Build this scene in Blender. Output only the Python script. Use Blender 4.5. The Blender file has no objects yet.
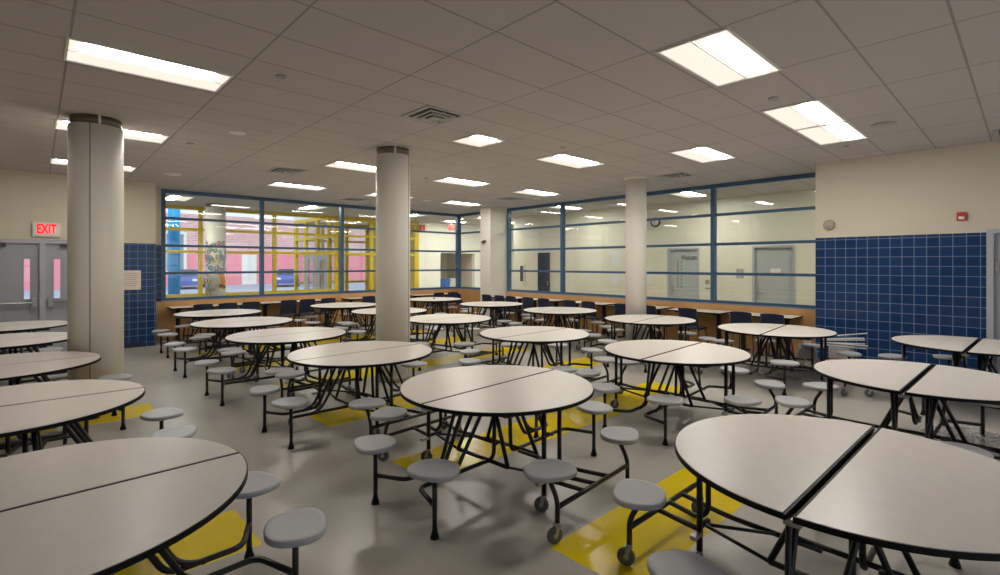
import bpy, math, random
from mathutils import Vector, Matrix
random.seed(7)
PI = math.pi
scene = bpy.context.scene
C = scene.collection
CEIL = 3.37

# ------------------------------------------------------------------ materials
def new_mat(name):
    m = bpy.data.materials.new(name); m.use_nodes = True
    nt = m.node_tree; b = nt.nodes['Principled BSDF']
    return m, nt, b

def mat(name, col, rough=0.5, metal=0.0, noise=0.0, nscale=8.0, bump=0.0, bscale=60.0, spec=0.5):
    m, nt, b = new_mat(name)
    b.inputs['Base Color'].default_value = (*col, 1)
    b.inputs['Roughness'].default_value = rough
    b.inputs['Metallic'].default_value = metal
    b.inputs['Specular IOR Level'].default_value = spec
    tc = nt.nodes.new('ShaderNodeTexCoord')
    n = nt.nodes.new('ShaderNodeTexNoise'); n.inputs['Scale'].default_value = nscale
    n.inputs['Detail'].default_value = 4
    nt.links.new(tc.outputs['Object'], n.inputs['Vector'])
    r = nt.nodes.new('ShaderNodeMix'); r.data_type = 'RGBA'
    k = max(noise, 0.02)
    r.inputs[6].default_value = (*[c * (1 - k) for c in col], 1)
    r.inputs[7].default_value = (*[min(1, c * (1 + k)) for c in col], 1)
    nt.links.new(n.outputs['Fac'], r.inputs[0]); nt.links.new(r.outputs[2], b.inputs['Base Color'])
    if bump > 0:
        n2 = nt.nodes.new('ShaderNodeTexNoise'); n2.inputs['Scale'].default_value = bscale
        nt.links.new(tc.outputs['Object'], n2.inputs['Vector'])
        bp = nt.nodes.new('ShaderNodeBump'); bp.inputs['Strength'].default_value = bump
        bp.inputs['Distance'].default_value = 0.01
        nt.links.new(n2.outputs['Fac'], bp.inputs['Height']); nt.links.new(bp.outputs[0], b.inputs['Normal'])
    return m

def emat(name, col, s):
    m = bpy.data.materials.new(name); m.use_nodes = True
    nt = m.node_tree; nt.nodes.clear()
    o = nt.nodes.new('ShaderNodeOutputMaterial'); e = nt.nodes.new('ShaderNodeEmission')
    e.inputs[0].default_value = (*col, 1); e.inputs[1].default_value = s
    nt.links.new(e.outputs[0], o.inputs[0]); return m

def glass_mat(name, tint=(0.93, 0.97, 0.94), ior=1.5):
    m = bpy.data.materials.new(name); m.use_nodes = True
    nt = m.node_tree; nt.nodes.clear()
    o = nt.nodes.new('ShaderNodeOutputMaterial')
    t = nt.nodes.new('ShaderNodeBsdfTransparent'); t.inputs[0].default_value = (*tint, 1)
    g = nt.nodes.new('ShaderNodeBsdfGlossy'); g.inputs['Roughness'].default_value = 0.0
    lw = nt.nodes.new('ShaderNodeLayerWeight'); lw.inputs[0].default_value = 0.5
    pw = nt.nodes.new('ShaderNodeMath'); pw.operation = 'POWER'; pw.inputs[1].default_value = 5.0
    f = nt.nodes.new('ShaderNodeMath'); f.operation = 'MULTIPLY_ADD'; f.inputs[1].default_value = .95; f.inputs[2].default_value = ((ior - 1) / (ior + 1)) ** 2
    nt.links.new(lw.outputs['Facing'], pw.inputs[0]); nt.links.new(pw.outputs[0], f.inputs[0])
    x = nt.nodes.new('ShaderNodeMixShader')
    nt.links.new(f.outputs[0], x.inputs[0]); nt.links.new(t.outputs[0], x.inputs[1])
    nt.links.new(g.outputs[0], x.inputs[2]); nt.links.new(x.outputs[0], o.inputs[0]); return m

def grid_mat(name, c1, c2, mortar, w, h, mw, axes, origin=(0, 0), rough=0.3, offset=0.0, bump=0.2, msmooth=0.1, noise=0.0, spec=0.5):
    m, nt, b = new_mat(name)
    tc = nt.nodes.new('ShaderNodeTexCoord'); s = nt.nodes.new('ShaderNodeSeparateXYZ')
    nt.links.new(tc.outputs['Object'], s.inputs[0])
    cb = nt.nodes.new('ShaderNodeCombineXYZ')
    for i in (0, 1):
        a = nt.nodes.new('ShaderNodeMath'); a.operation = 'SUBTRACT'; a.inputs[1].default_value = origin[i] - 40 * (w, h)[i]
        nt.links.new(s.outputs[axes[i]], a.inputs[0]); nt.links.new(a.outputs[0], cb.inputs[i])
    br = nt.nodes.new('ShaderNodeTexBrick'); br.offset = offset; br.squash = 1.0
    br.inputs['Color1'].default_value = (*c1, 1); br.inputs['Color2'].default_value = (*c2, 1)
    br.inputs['Mortar'].default_value = (*mortar, 1); br.inputs['Scale'].default_value = 1.0
    br.inputs['Mortar Size'].default_value = mw; br.inputs['Mortar Smooth'].default_value = msmooth
    br.inputs['Brick Width'].default_value = w; br.inputs['Row Height'].default_value = h
    nt.links.new(cb.outputs[0], br.inputs['Vector'])
    out = br.outputs['Color']
    if noise > 0:
        n = nt.nodes.new('ShaderNodeTexNoise'); n.inputs['Scale'].default_value = 90; n.inputs['Detail'].default_value = 3
        nt.links.new(tc.outputs['Object'], n.inputs['Vector'])
        n3 = nt.nodes.new('ShaderNodeTexNoise'); n3.inputs['Scale'].default_value = 1.3; n3.inputs['Detail'].default_value = 5
        nt.links.new(tc.outputs['Object'], n3.inputs['Vector'])
        ad = nt.nodes.new('ShaderNodeMath'); ad.operation = 'ADD'
        nt.links.new(n.outputs['Fac'], ad.inputs[0]); nt.links.new(n3.outputs['Fac'], ad.inputs[1])
        mr = nt.nodes.new('ShaderNodeMapRange'); mr.inputs['From Min'].default_value = 0.5; mr.inputs['From Max'].default_value = 1.5
        mr.inputs['To Min'].default_value = 1 - noise; mr.inputs['To Max'].default_value = 1 + noise
        nt.links.new(ad.outputs[0], mr.inputs[0])
        vm = nt.nodes.new('ShaderNodeVectorMath'); vm.operation = 'SCALE'
        nt.links.new(out, vm.inputs[0]); nt.links.new(mr.outputs[0], vm.inputs['Scale']); out = vm.outputs[0]
    nt.links.new(out, b.inputs['Base Color'])
    b.inputs['Roughness'].default_value = rough
    b.inputs['Specular IOR Level'].default_value = spec
    if bump > 0:
        bp = nt.nodes.new('ShaderNodeBump'); bp.inputs['Strength'].default_value = bump; bp.inputs['Distance'].default_value = 0.004
        bp.invert = True
        nt.links.new(br.outputs['Fac'], bp.inputs['Height']); nt.links.new(bp.outputs[0], b.inputs['Normal'])
    return m

M = {}
M['paint'] = mat('cream_wall_paint', (0.63, 0.57, 0.46), 0.7, noise=0.03, nscale=1.5)
M['corr'] = mat('corridor_block_paint', (0.74, 0.705, 0.60), 0.55, noise=0.02)
M['white_wall'] = mat('white_painted_wall', (0.90, 0.89, 0.82), 0.6)
M['ceil'] = grid_mat('ceiling_tile', (0.53, 0.495, 0.48), (0.545, 0.51, 0.495), (0.34, 0.315, 0.30), 1.122, 0.5695, 0.009, (0, 1), (0.185, 0.36), rough=0.9, bump=0.4, noise=0.03, spec=0.1)
M['floor'] = grid_mat('vinyl_floor', (0.46, 0.43, 0.385), (0.475, 0.445, 0.40), (0.40, 0.37, 0.33), 0.2975, 0.2975, 0.0012, (0, 1), (2.24, 1.38), rough=0.26, bump=0.05, noise=0.07, spec=0.55)
M['yfloor'] = grid_mat('yellow_vinyl_floor', (0.80, 0.60, 0.005), (0.83, 0.63, 0.006), (0.70, 0.52, 0.005), 0.2975, 0.2975, 0.0012, (0, 1), (2.24, 1.38), rough=0.2, bump=0.05, noise=0.06, spec=0.55)
M['tile_x'] = grid_mat('blue_wall_tile', (0.005, 0.032, 0.112), (0.008, 0.043, 0.138), (0.19, 0.25, 0.38), 0.1425, 0.1425, 0.0042, (1, 2), (0.04, 0.0885), rough=0.22, bump=0.5)
M['tile_y'] = grid_mat('blue_wall_tile_far', (0.005, 0.032, 0.112), (0.008, 0.043, 0.138), (0.19, 0.25, 0.38), 0.1425, 0.1425, 0.0042, (0, 2), (0.09, 0.0885), rough=0.22, bump=0.5)
M['brick'] = grid_mat('red_brick', (0.60, 0.33, 0.33), (0.68, 0.40, 0.40), (0.75, 0.60, 0.60), 0.5, 0.2, 0.02, (0, 2), (0, 0), rough=0.9, offset=0.5, bump=0.2)
M['pinkwall'] = mat('pink_painted_base', (0.78, 0.27, 0.33), 0.8)
M['asphalt'] = mat('asphalt', (0.38, 0.40, 0.50), 0.9, noise=0.15, nscale=0.6)
M['frame_blue'] = mat('blue_window_paint', (0.05, 0.12, 0.22), 0.35)
M['yellow'] = mat('yellow_window_paint', (0.72, 0.52, 0.02), 0.4)
M['wood'] = mat('maple_panel', (0.60, 0.33, 0.13), 0.45, noise=0.12, nscale=3)
M['sill'] = mat('grey_sill', (0.22, 0.26, 0.33), 0.4)
M['glass'] = glass_mat('window_glass', (0.955, 0.98, 0.955))
M['clearglass'] = glass_mat('outer_glass', (0.95, 0.98, 0.98))
M['door'] = mat('grey_door_paint', (0.36, 0.38, 0.42), 0.45)
M['doorframe'] = mat('grey_door_frame_paint', (0.42, 0.44, 0.48), 0.45)
M['steel'] = mat('brushed_steel', (0.62, 0.62, 0.62), 0.28, 1.0)
M['dull_steel'] = mat('dull_zinc', (0.42, 0.43, 0.44), 0.4, 0.8)
M['black'] = mat('black_powder_coat', (0.007, 0.006, 0.007), 0.35)
M['rubber'] = mat('black_rubber_edge', (0.004, 0.004, 0.004), 0.5, spec=0.2)
M['laminate'] = mat('speckled_laminate', (0.79, 0.74, 0.69), 0.3, noise=0.06, nscale=14, spec=0.45)
M['seat'] = mat('grey_plastic_seat', (0.46, 0.465, 0.49), 0.38, noise=0.03)
M['wheel'] = mat('grey_caster_rubber', (0.12, 0.125, 0.13), 0.5)
M['navy'] = mat('navy_plastic', (0.012, 0.018, 0.045), 0.42)
M['column'] = mat('cream_column_metal', (0.76, 0.72, 0.64), 0.48, noise=0.02, nscale=1)
M['collar'] = mat('bronze_collar', (0.20, 0.17, 0.12), 0.4, 0.5)
M['seam'] = mat('dark_seam', (0.15, 0.14, 0.12), 0.6)
M['white'] = mat('white_plastic', (0.75, 0.74, 0.72), 0.5)
M['vent'] = mat('grey_vent_metal', (0.42, 0.41, 0.40), 0.4, 0.3)
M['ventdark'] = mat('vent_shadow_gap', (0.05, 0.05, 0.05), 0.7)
M['detector'] = mat('grey_detector_plastic', (0.40, 0.37, 0.36), 0.5)
M['red'] = mat('red_plastic', (0.55, 0.03, 0.03), 0.4)
M['paper'] = mat('pale_pink_paper', (0.78, 0.68, 0.62), 0.8)
M['ink'] = mat('dark_print', (0.06, 0.06, 0.07), 0.7)
M['lamp'] = emat('lamp_lens_glow', (1.0, 0.94, 0.84), 38.0)
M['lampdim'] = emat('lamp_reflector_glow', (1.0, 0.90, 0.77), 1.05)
M['clamp'] = emat('corridor_lamp_glow', (1.0, 0.975, 0.90), 70.0)
M['exit'] = emat('exit_letter_glow', (1.0, 0.02, 0.03), 1.6)
M['bluecol'] = mat('bright_blue_paint', (0.03, 0.40, 0.92), 0.5)
M['cyan'] = mat('cyan_paint', (0.02, 0.42, 0.62), 0.5)
M['green'] = mat('green_paper', (0.13, 0.42, 0.30), 0.7)
M['bluebin'] = mat('blue_plastic_bin', (0.05, 0.16, 0.55), 0.5)
M['navydoor'] = mat('navy_door_paint', (0.012, 0.022, 0.06), 0.4)
M['beige'] = mat('beige_plastic', (0.36, 0.31, 0.25), 0.5)
M['yellowsticker'] = mat('yellow_sticker', (0.85, 0.72, 0.03), 0.6)
M['cloud_plastic'] = glass_mat('thin_plastic_film', (0.72, 0.72, 0.71), 1.7)
M['carpaint'] = mat('blue_car_paint', (0.10, 0.14, 0.40), 0.3)
M['leafgreen'] = mat('foliage_green', (0.10, 0.22, 0.06), 0.8, noise=0.4, nscale=4)

# ------------------------------------------------------------------ mesh builder
class MB:
    def __init__(s): s.v = []; s.f = []; s.mi = []; s.sm = []
    def add(s, vs, fs, mi=0, smooth=False, mtx=None):
        o = len(s.v)
        s.v += [tuple(mtx @ Vector(v)) if mtx else tuple(v) for v in vs]
        for f in fs: s.f.append([i + o for i in f]); s.mi.append(mi); s.sm.append(smooth)
        return s
    def box(s, x0, x1, y0, y1, z0, z1, mi=0, mtx=None):
        vs = [(x, y, z) for z in (z0, z1) for y in (y0, y1) for x in (x0, x1)]
        fs = [(0, 2, 3, 1), (4, 5, 7, 6), (0, 1, 5, 4), (2, 6, 7, 3), (0, 4, 6, 2), (1, 3, 7, 5)]
        return s.add(vs, fs, mi, False, mtx)
    def prism(s, pts, z0, z1, mi=0, mtx=None, smooth=False):
        n = len(pts); vs = [(x, y, z0) for x, y in pts] + [(x, y, z1) for x, y in pts]
        s.add(vs, [list(range(n))[::-1], list(range(n, 2 * n))], mi, False, mtx)
        o = len(s.v) - 2 * n
        for i in range(n):
            j = (i + 1) % n; s.f.append([o + i, o + j, o + n + j, o + n + i]); s.mi.append(mi); s.sm.append(smooth)
        return s
    def lathe(s, prof, n=16, mi=0, mtx=None, sx=1, sy=1, smooth=True):
        vs = []; fs = []
        for r, z in prof:
            for k in range(n):
                a = 2 * PI * k / n; vs.append((r * sx * math.cos(a), r * sy * math.sin(a), z))
        for i in range(len(prof) - 1):
            for k in range(n):
                k2 = (k + 1) % n; fs.append((i * n + k, i * n + k2, (i + 1) * n + k2, (i + 1) * n + k))
        fs.append(list(range(n))[::-1]); fs.append([(len(prof) - 1) * n + k for k in range(n)])
        return s.add(vs, fs, mi, smooth, mtx)
    def cyl(s, p, r, z0, z1, n=16, mi=0):
        return s.lathe([(r, z0), (r, z1)], n, mi, Matrix.Translation(p))
    def tube(s, pts, r=0.0145, n=8, mi=0, fil=0.06):
        P = [Vector(p) for p in pts]; Q = [P[0]]
        for i in range(1, len(P) - 1):
            a, b, c = P[i - 1], P[i], P[i + 1]
            d1 = (a - b); d2 = (c - b); l = min(fil, d1.length * .45, d2.length * .45)
            p1 = b + d1.normalized() * l; p2 = b + d2.normalized() * l
            for k in range(5):
                t = k / 4; Q.append(p1 * (1 - t) ** 2 + b * 2 * t * (1 - t) + p2 * t * t)
        Q.append(P[-1])
        vs = []; fs = []; up = None
        for i, q in enumerate(Q):
            t = (Q[min(i + 1, len(Q) - 1)] - Q[max(i - 1, 0)]).normalized()
            if up is None:
                up = Vector((0, 0, 1)) if abs(t.z) < .9 else Vector((1, 0, 0))
            a = t.cross(up).normalized(); up = a.cross(t).normalized()
            for k in range(n):
                g = 2 * PI * k / n; vs.append(q + a * (r * math.cos(g)) + up * (r * math.sin(g)))
        for i in range(len(Q) - 1):
            for k in range(n):
                k2 = (k + 1) % n; fs.append((i * n + k, i * n + k2, (i + 1) * n + k2, (i + 1) * n + k))
        fs.append(list(range(n))[::-1]); fs.append([(len(Q) - 1) * n + k for k in range(n)])
        return s.add(vs, fs, mi, True)
    def mesh(s, name, mats):
        me = bpy.data.meshes.new(name); me.from_pydata(s.v, [], s.f)
        for m in mats: me.materials.append(m)
        me.polygons.foreach_set('material_index', s.mi)
        me.polygons.foreach_set('use_smooth', s.sm)
        me.update(); return me
    def build(s, name, mats, parent=None, loc=None, rz=0.0):
        if not isinstance(mats, (list, tuple)): mats = [mats]
        o = bpy.data.objects.new(name, s.mesh(name, mats)); C.objects.link(o)
        if parent: o.parent = parent
        if loc: o.location = loc
        o.rotation_euler.z = rz
        return o

def tag(o, label=None, cat=None, group=None, kind=None):
    if label: o['label'] = label
    if cat: o['category'] = cat
    if group: o['group'] = group
    if kind: o['kind'] = kind
    return o
def empty(name, loc, rz=0.0):
    o = bpy.data.objects.new(name, None); C.objects.link(o); o.location = loc; o.rotation_euler.z = rz
    o.empty_display_size = 0.1; return o
def struct(o): o['kind'] = 'structure'; return o
def kids(o): return KIDS.get(o.name, [])
def copy_tree(o, parent=None):
    c = o.copy(); C.objects.link(c)
    if parent is not None: c.parent = parent
    for ch in list(o.children): copy_tree(ch, c)
    return c
def textmesh(name, s, size, m, parent, mtx, shear=0.0, depth=0.002, bold=0.0):
    cu = bpy.data.curves.new(name, 'FONT'); cu.body = s; cu.size = size; cu.align_x = 'CENTER'; cu.align_y = 'CENTER'
    cu.extrude = depth; cu.shear = shear; cu.offset = bold
    t = bpy.data.objects.new(name + '_tmp', cu); C.objects.link(t)
    bpy.context.view_layer.update()
    me = bpy.data.meshes.new_from_object(t.evaluated_get(bpy.context.evaluated_depsgraph_get()))
    bpy.data.objects.remove(t)
    me.transform(mtx); me.materials.clear(); me.materials.append(m)
    o = bpy.data.objects.new(name, me); C.objects.link(o); o.parent = parent; return o

# ------------------------------------------------------------------ room shell
X0, Y0 = -4.2, -4.0
XW, YW = 10.43, 13.22
bands = [(4.10, 9.0, -0.405, 0.175), (2.24, 4.6, 1.38, 1.96), (2.23, 6.45, 3.165, 3.745), (-3.5, 1.0, 3.165, 3.745), (-3.5, 1.0, 6.73, 7.31),
         (2.22, 7.3, 4.95, 5.53), (2.22, 7.2, 6.735, 7.315), (2.22, 7.2, 8.52, 9.10), (-3.5, 1.0, 10.3, 10.88), (2.22, 7.2, 10.3, 10.88), (-3.5, 1.0, 4.95, 5.53)]
xs = sorted(set([X0, 18.0] + [b for t in bands for b in t[:2]])); ys = sorted(set([Y0, 16.8] + [b for t in bands for b in t[2:]]))
fl = MB()
for i in range(len(xs) - 1):
    for j in range(len(ys) - 1):
        cx, cy = (xs[i] + xs[i + 1]) / 2, (ys[j] + ys[j + 1]) / 2
        k = 1 if any(b[0] < cx < b[1] and b[2] < cy < b[3] for b in bands) else 0
        fl.add([(xs[i], ys[j], 0), (xs[i + 1], ys[j], 0), (xs[i + 1], ys[j + 1], 0), (xs[i], ys[j + 1], 0)], [(0, 1, 2, 3)], k)
fl.box(X0, 18, Y0, 16.8, -0.2, -0.001)
struct(fl.build('floor', [M['floor'], M['yfloor']]))
c = MB().box(X0, 18, Y0, 16.8, CEIL, CEIL + 0.2)
struct(c.build('ceiling', M['ceil']))

TT = 2.11
# wall with the double door (y = 12.4)
w = MB()
w.box(X0, -0.95, 12.4, 12.6, 0, CEIL, 0); w.box(-0.95, 1.13, 12.4, 12.6, 2.14, CEIL, 0)
w.box(1.13, 1.82, 12.4, 12.6, TT, CEIL, 0); w.box(1.62, 1.82, 12.6, 13.55, TT, CEIL, 0); w.box(1.82, 2.04, YW, YW + .2, TT, CEIL, 0)
w.box(1.13, 1.82, 12.4, 12.6, 0, TT, 1); w.box(1.62, 1.82, 12.6, 13.55, 0, TT, 1); w.box(1.82, 2.04, YW, YW + .2, 0, TT, 1)
struct(w.build('wall_doors', [M['paint'], M['tile_y']]))
# low timber walls
w = MB(); w.box(1.92, XW + .12, YW - .04, YW + .15, 0, 0.855, 0); w.box(2.04, XW + .12, YW - .045, YW + .15, 0.855, 0.872, 1)
struct(w.build('wall_back', [M['wood'], M['sill']]))
w = MB(); w.box(XW - .06, XW + .12, 11.29, YW - .04, 0, 0.855, 0); w.box(XW - .06, XW + .12, 2.2, 10.83, 0, 0.855, 0)
w.box(XW - .063, XW + .12, 2.2, 10.83, 0.855, 0.872, 1); w.box(XW - .063, XW + .12, 11.29, YW - .045, 0.855, 0.872, 1)
struct(w.build('wall_right', [M['wood'], M['sill']]))
# blue tiled wall
w = MB(); w.box(9.55, 10.6, 0.41, 2.46, 0, 2.125, 1); w.box(9.55, 10.6, 0.41, 2.46, 2.125, CEIL, 0)
w.box(9.55, 10.6, -0.66, 0.41, 2.17, CEIL, 0); w.box(9.55, 10.6, Y0, -0.66, 0, CEIL, 0)
struct(w.build('wall_tiled', [M['paint'], M['tile_x']]))
w = MB(); w.box(X0 - .2, X0, Y0 - .2, 16.9, 0, CEIL)
struct(w.build('wall_left', M['paint']))
w = MB(); w.box(X0, 18, Y0 - .2, Y0, 0, .9); w.box(X0, 18, Y0 - .2, Y0, 3.0, CEIL); w.box(X0, -3, Y0 - .2, Y0, .9, 3.0); w.box(9, 18, Y0 - .2, Y0, .9, 3.0)
struct(w.build('wall_front', M['paint']))

# glazed partitions
def beam(mb, p, q, wd, dp, axis, z0, z1, mi=0):
    if axis == 'x': mb.box(p, q, wd - dp / 2, wd + dp / 2, z0, z1, mi)
    else: mb.box(wd - dp / 2, wd + dp / 2, p, q, z0, z1, mi)
def partition(name, axis, plane, a, b, posts, rails, fm, gm, z0, z1, fw=0.085, rw=0.055, dp=0.11, pdict=None):
    root = empty(name, (0, 0, 0)); struct(root)
    f = MB()
    beam(f, a, b, plane, dp, axis, z1 - fw, z1); beam(f, a, b, plane, dp, axis, z0, z0 + rw)
    for r in rails: beam(f, a, b, plane, dp * .9, axis, r - rw / 2, r + rw / 2)
    f.build('frame_rails', fm, root)
    f = MB()
    for p in posts:
        hw = fw / 2 * (pdict or {}).get(p, 1)
        beam(f, p - hw, p + hw, plane, dp * 1.08, axis, z0 + .002, z1 - .002)
    f.build('frame_posts', fm, root)
    g = MB(); beam(g, a, b, plane, 0.01, axis, z0 + .02, z1 - .04)
    g.build('glass_pane', gm, root)
    return root
partition('window_1', 'x', YW + .055, 2.04, XW + .12, [2.08, 4.17, 6.30, 8.40, 10.485], [1.485, 2.105, 2.725], M['frame_blue'], M['glass'], 0.872, CEIL, pdict={10.485: 1.7})
partition('window_2', 'y', XW + .055, 10.84, 2.45, [2.50, 4.58, 6.42, 8.70, 10.80], [1.485, 2.105, 2.725], M['frame_blue'], M['glass'], 0.872, CEIL)
partition('window_3', 'y', XW + .055, 11.29, YW, [11.33], [1.485, 2.105, 2.725], M['frame_blue'], M['glass'], 0.872, CEIL)

partition('window_unseen_fill', 'x', Y0 - .1, -3, 9, [-2.95, 0, 3, 6, 8.95], [1.6, 2.3], M['frame_blue'], M['clearglass'], 0.9, 3.0)  # unseen window added behind the camera to cool the front light
# square pillar
p = empty('square_pillar', (9.75, 10.84, 0))
tag(p, 'square cream pillar between the two blue framed window walls with a small security camera', 'pillar')
MB().box(0, .72, 0, .445, 0, CEIL - .001).build('pillar_shaft', M['column'], p)
b = MB(); b.box(-.012, .60, -.012, 0, 0, .1); b.box(-.012, 0, 0, .445, 0, .1); b.build('pillar_base', M['sill'], p)
cam = empty('security_camera', (9.69, 11.12, 2.33)); tag(cam, 'small black security camera on the square cream pillar', 'camera')
MB().lathe([(.03, 0), (.055, .01), (.055, .05), (.03, .06)], 16, 0, Matrix.Rotation(PI / 2, 4, 'Y')).build('camera_mount', M['detector'], cam)
MB().lathe([(.015, -.14), (.04, -.13), (.04, -.01), (.03, 0)], 14, 0, Matrix.Translation((.0, 0.03, 0)) @ Matrix.Rotation(-1.9, 4, 'X') @ Matrix.Rotation(-.4, 4, 'Y')).build('camera_body', M['black'], cam)

# double door + lone door
def door_leaf(name, x0, x1, lite0, lite1, barside):
    r = empty(name, (0, 0, 0)); struct(r)
    d = MB(); y0, y1 = 12.45, 12.49; za, zb = 1.05, 1.78
    d.box(x0, lite0, y0, y1, 0.01, 2.08); d.box(lite1, x1, y0, y1, 0.01, 2.08); d.box(lite0, lite1, y0, y1, .01, za); d.box(lite0, lite1, y0, y1, zb, 2.08)
    d.build('door_panel', M['door'], r)
    MB().box(lite0, lite1, y0 + .015, y0 + .022, za, zb).build('door_glass', M['clearglass'], r)
    f = MB()
    for a, b_, c_, d_ in ((lite0 - .012, lite1 + .012, za - .012, za), (lite0 - .012, lite1 + .012, zb, zb + .012), (lite0 - .012, lite0, za, zb), (lite1, lite1 + .012, za, zb)):
        f.box(a, b_, y0 - .008, y0, c_, d_)
    f.build('glass_stop', M['doorframe'], r)
    bm = MB(); bm.tube([(x0 + .05, y0 - .07, .985), (x1 - .05, y0 - .07, .985)], .022, 10)
    e = x1 - .07 if barside > 0 else x0 + .07
    bm.build('panic_bar', M['steel'], r)
    MB().box(e - .035, e + .035, y0 - .09, y0, .90, 1.07).build('bar_housing', M['dull_steel'], r)
    cl = MB(); cl.box(x0 + .2, x0 + .5, y0 - .07, y0, 2.0, 2.06); cl.build('door_closer', M['ink'], r)
    return r
door_leaf('door_1', -.89, .05, -.158, -.08, 1)
door_leaf('door_2', .13, 1.07, .246, .333, -1)
f = MB(); f.box(-.95, -.89, 12.385, 12.6, 0, 2.14); f.box(.05, .13, 12.385, 12.6, 0, 2.09); f.box(1.07, 1.13, 12.385, 12.6, 0, 2.14); f.box(-.95, 1.13, 12.385, 12.6, 2.09, 2.14)
struct(f.build('trim_1', M['doorframe']))
r = empty('door_3', (0, 0, 0)); struct(r)
MB().box(9.62, 9.66, -.60, .34, 0.01, 2.11).build('door_panel', M['doorframe'], r)
hh = MB(); hh.box(9.56, 9.62, .30, .33, 1.60, 1.72); hh.box(9.56, 9.62, .30, .33, .3, .42); hh.build('hinge', M['steel'], r)
hh = MB(); hh.tube([(9.62, -.5, 1.0), (9.56, -.5, 1.0), (9.56, -.38, 1.0)], .012); hh.build('door_handle', M['steel'], r)
f = MB(); f.box(9.535, 9.66, .34, .41, 0, 2.17); f.box(9.535, 9.66, -.66, -.60, 0, 2.17); f.box(9.535, 9.66, -.60, .34, 2.11, 2.17)
struct(f.build('trim_2', M['doorframe']))
f = MB(); f.box(1.14, 1.61, 12.386, 12.399, 0, .10); f.box(-4.15, -.96, 12.386, 12.399, 0, .1)
struct(f.build('baseboard_doors', M['navydoor']))

# exit sign
e = empty('exit_sign', (.145, 12.4, 2.325)); tag(e, 'white EXIT sign with red letters above the grey double door', 'sign')
MB().box(-.19, .19, -.06, 0, -.13, .13).build('sign_housing', M['white'], e)
textmesh('sign_letters', 'EXIT', .235, M['exit'], e, Matrix.Translation((0, -.062, 0)) @ Matrix.Rotation(PI / 2, 4, 'X') @ Matrix.Diagonal((.56, 1.0, 1, 1)), bold=.008)
# paper on tile
e = empty('paper_notice', (1.385, 12.395, 1.365)); tag(e, 'pale printed notice sheet taped to the blue tiles left of the big window', 'notice')
MB().box(-.185, .18, -.004, 0, -.195, .195).build('paper_sheet', M['paper'], e)
t = MB()
for k in range(7):
    t.box(-.14, .10 + .05 * random.random(), -.006, -.0045, .13 - k * .042, .142 - k * .042)
t.build('printed_lines', M['detector'], e)

# round signal + fire alarm on the tiled wall
e = empty('round_speaker', (9.55, 2.26, 2.33)); tag(e, 'round beige wall speaker above the blue tiles beside the window wall', 'speaker')
RY = Matrix.Rotation(-PI / 2, 4, 'Y')
MB().lathe([(.085, 0), (.085, .03), (.07, .045), (.045, .048)], 24, 0, RY).build('speaker_body', M['beige'], e)
MB().lathe([(.035, .046), (.03, .06), (.01, .064)], 16, 0, RY).build('speaker_cone', M['detector'], e)
e = empty('fire_alarm', (9.55, .66, 2.36)); tag(e, 'small red fire alarm box high on the cream wall', 'alarm')
MB().box(-.045, 0, -.05, .05, -.055, .06).build('alarm_body', M['red'], e)
MB().box(-.055, -.045, -.03, .03, -.04, .0).build('alarm_lens', M['white'], e, None)

# ------------------------------------------------------------------ round columns
def column(name, x, y, r, label, collar=True, seam=None, rise=0.0):
    e = empty(name, (x, y, 0)); tag(e, label, 'column', 'round columns')
    top = CEIL - (.10 if collar else .001)
    MB().lathe([(r, 0), (r, top)], 48).build('column_shaft', M['column'], e)
    MB().lathe([(r + .008, 0), (r + .008, .09)], 48).build('column_base', M['beige'], e)
    if collar:
        MB().lathe([(r * .93, top), (r * .93, CEIL - .001)], 48).build('column_collar', M['collar'], e)
        s = MB(); a = math.atan2(-y, -x) + .12
        s.box(r * .93 - .002, r * .93 + .004, -.012, .012, top, CEIL - .002, 0, Matrix.Rotation(a, 4, 'Z')); s.build('collar_joint', M['white'], e)
    else:
        MB().lathe([(r, CEIL - .03), (r + .03, CEIL - .012), (r + .03, CEIL - .001)], 48).build('ceiling_ring', M['column'], e)
    if seam is not None:
        s = MB(); s.box(r - .002, r + .003, -.004, .004, .0, top - .001, 0, Matrix.Rotation(seam, 4, 'Z')); s.build('column_seam', M['seam'], e)
    return e
# a point seen at the column's left third gets the panel joint
column('round_column', .514, 7.41, .255, 'thick round cream column by the EXIT doors with a bronze collar and panel seam', seam=math.atan2(-7.41, -.514) - .22)
column('round_column', 3.83, 6.39, .247, 'thick round cream column in the middle of the room with bronze collar', seam=math.atan2(-6.39, -3.83) + 1.1)
column('round_column', 8.61, 5.29, .198, 'slim round cream column in front of the right window wall', collar=False)

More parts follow.
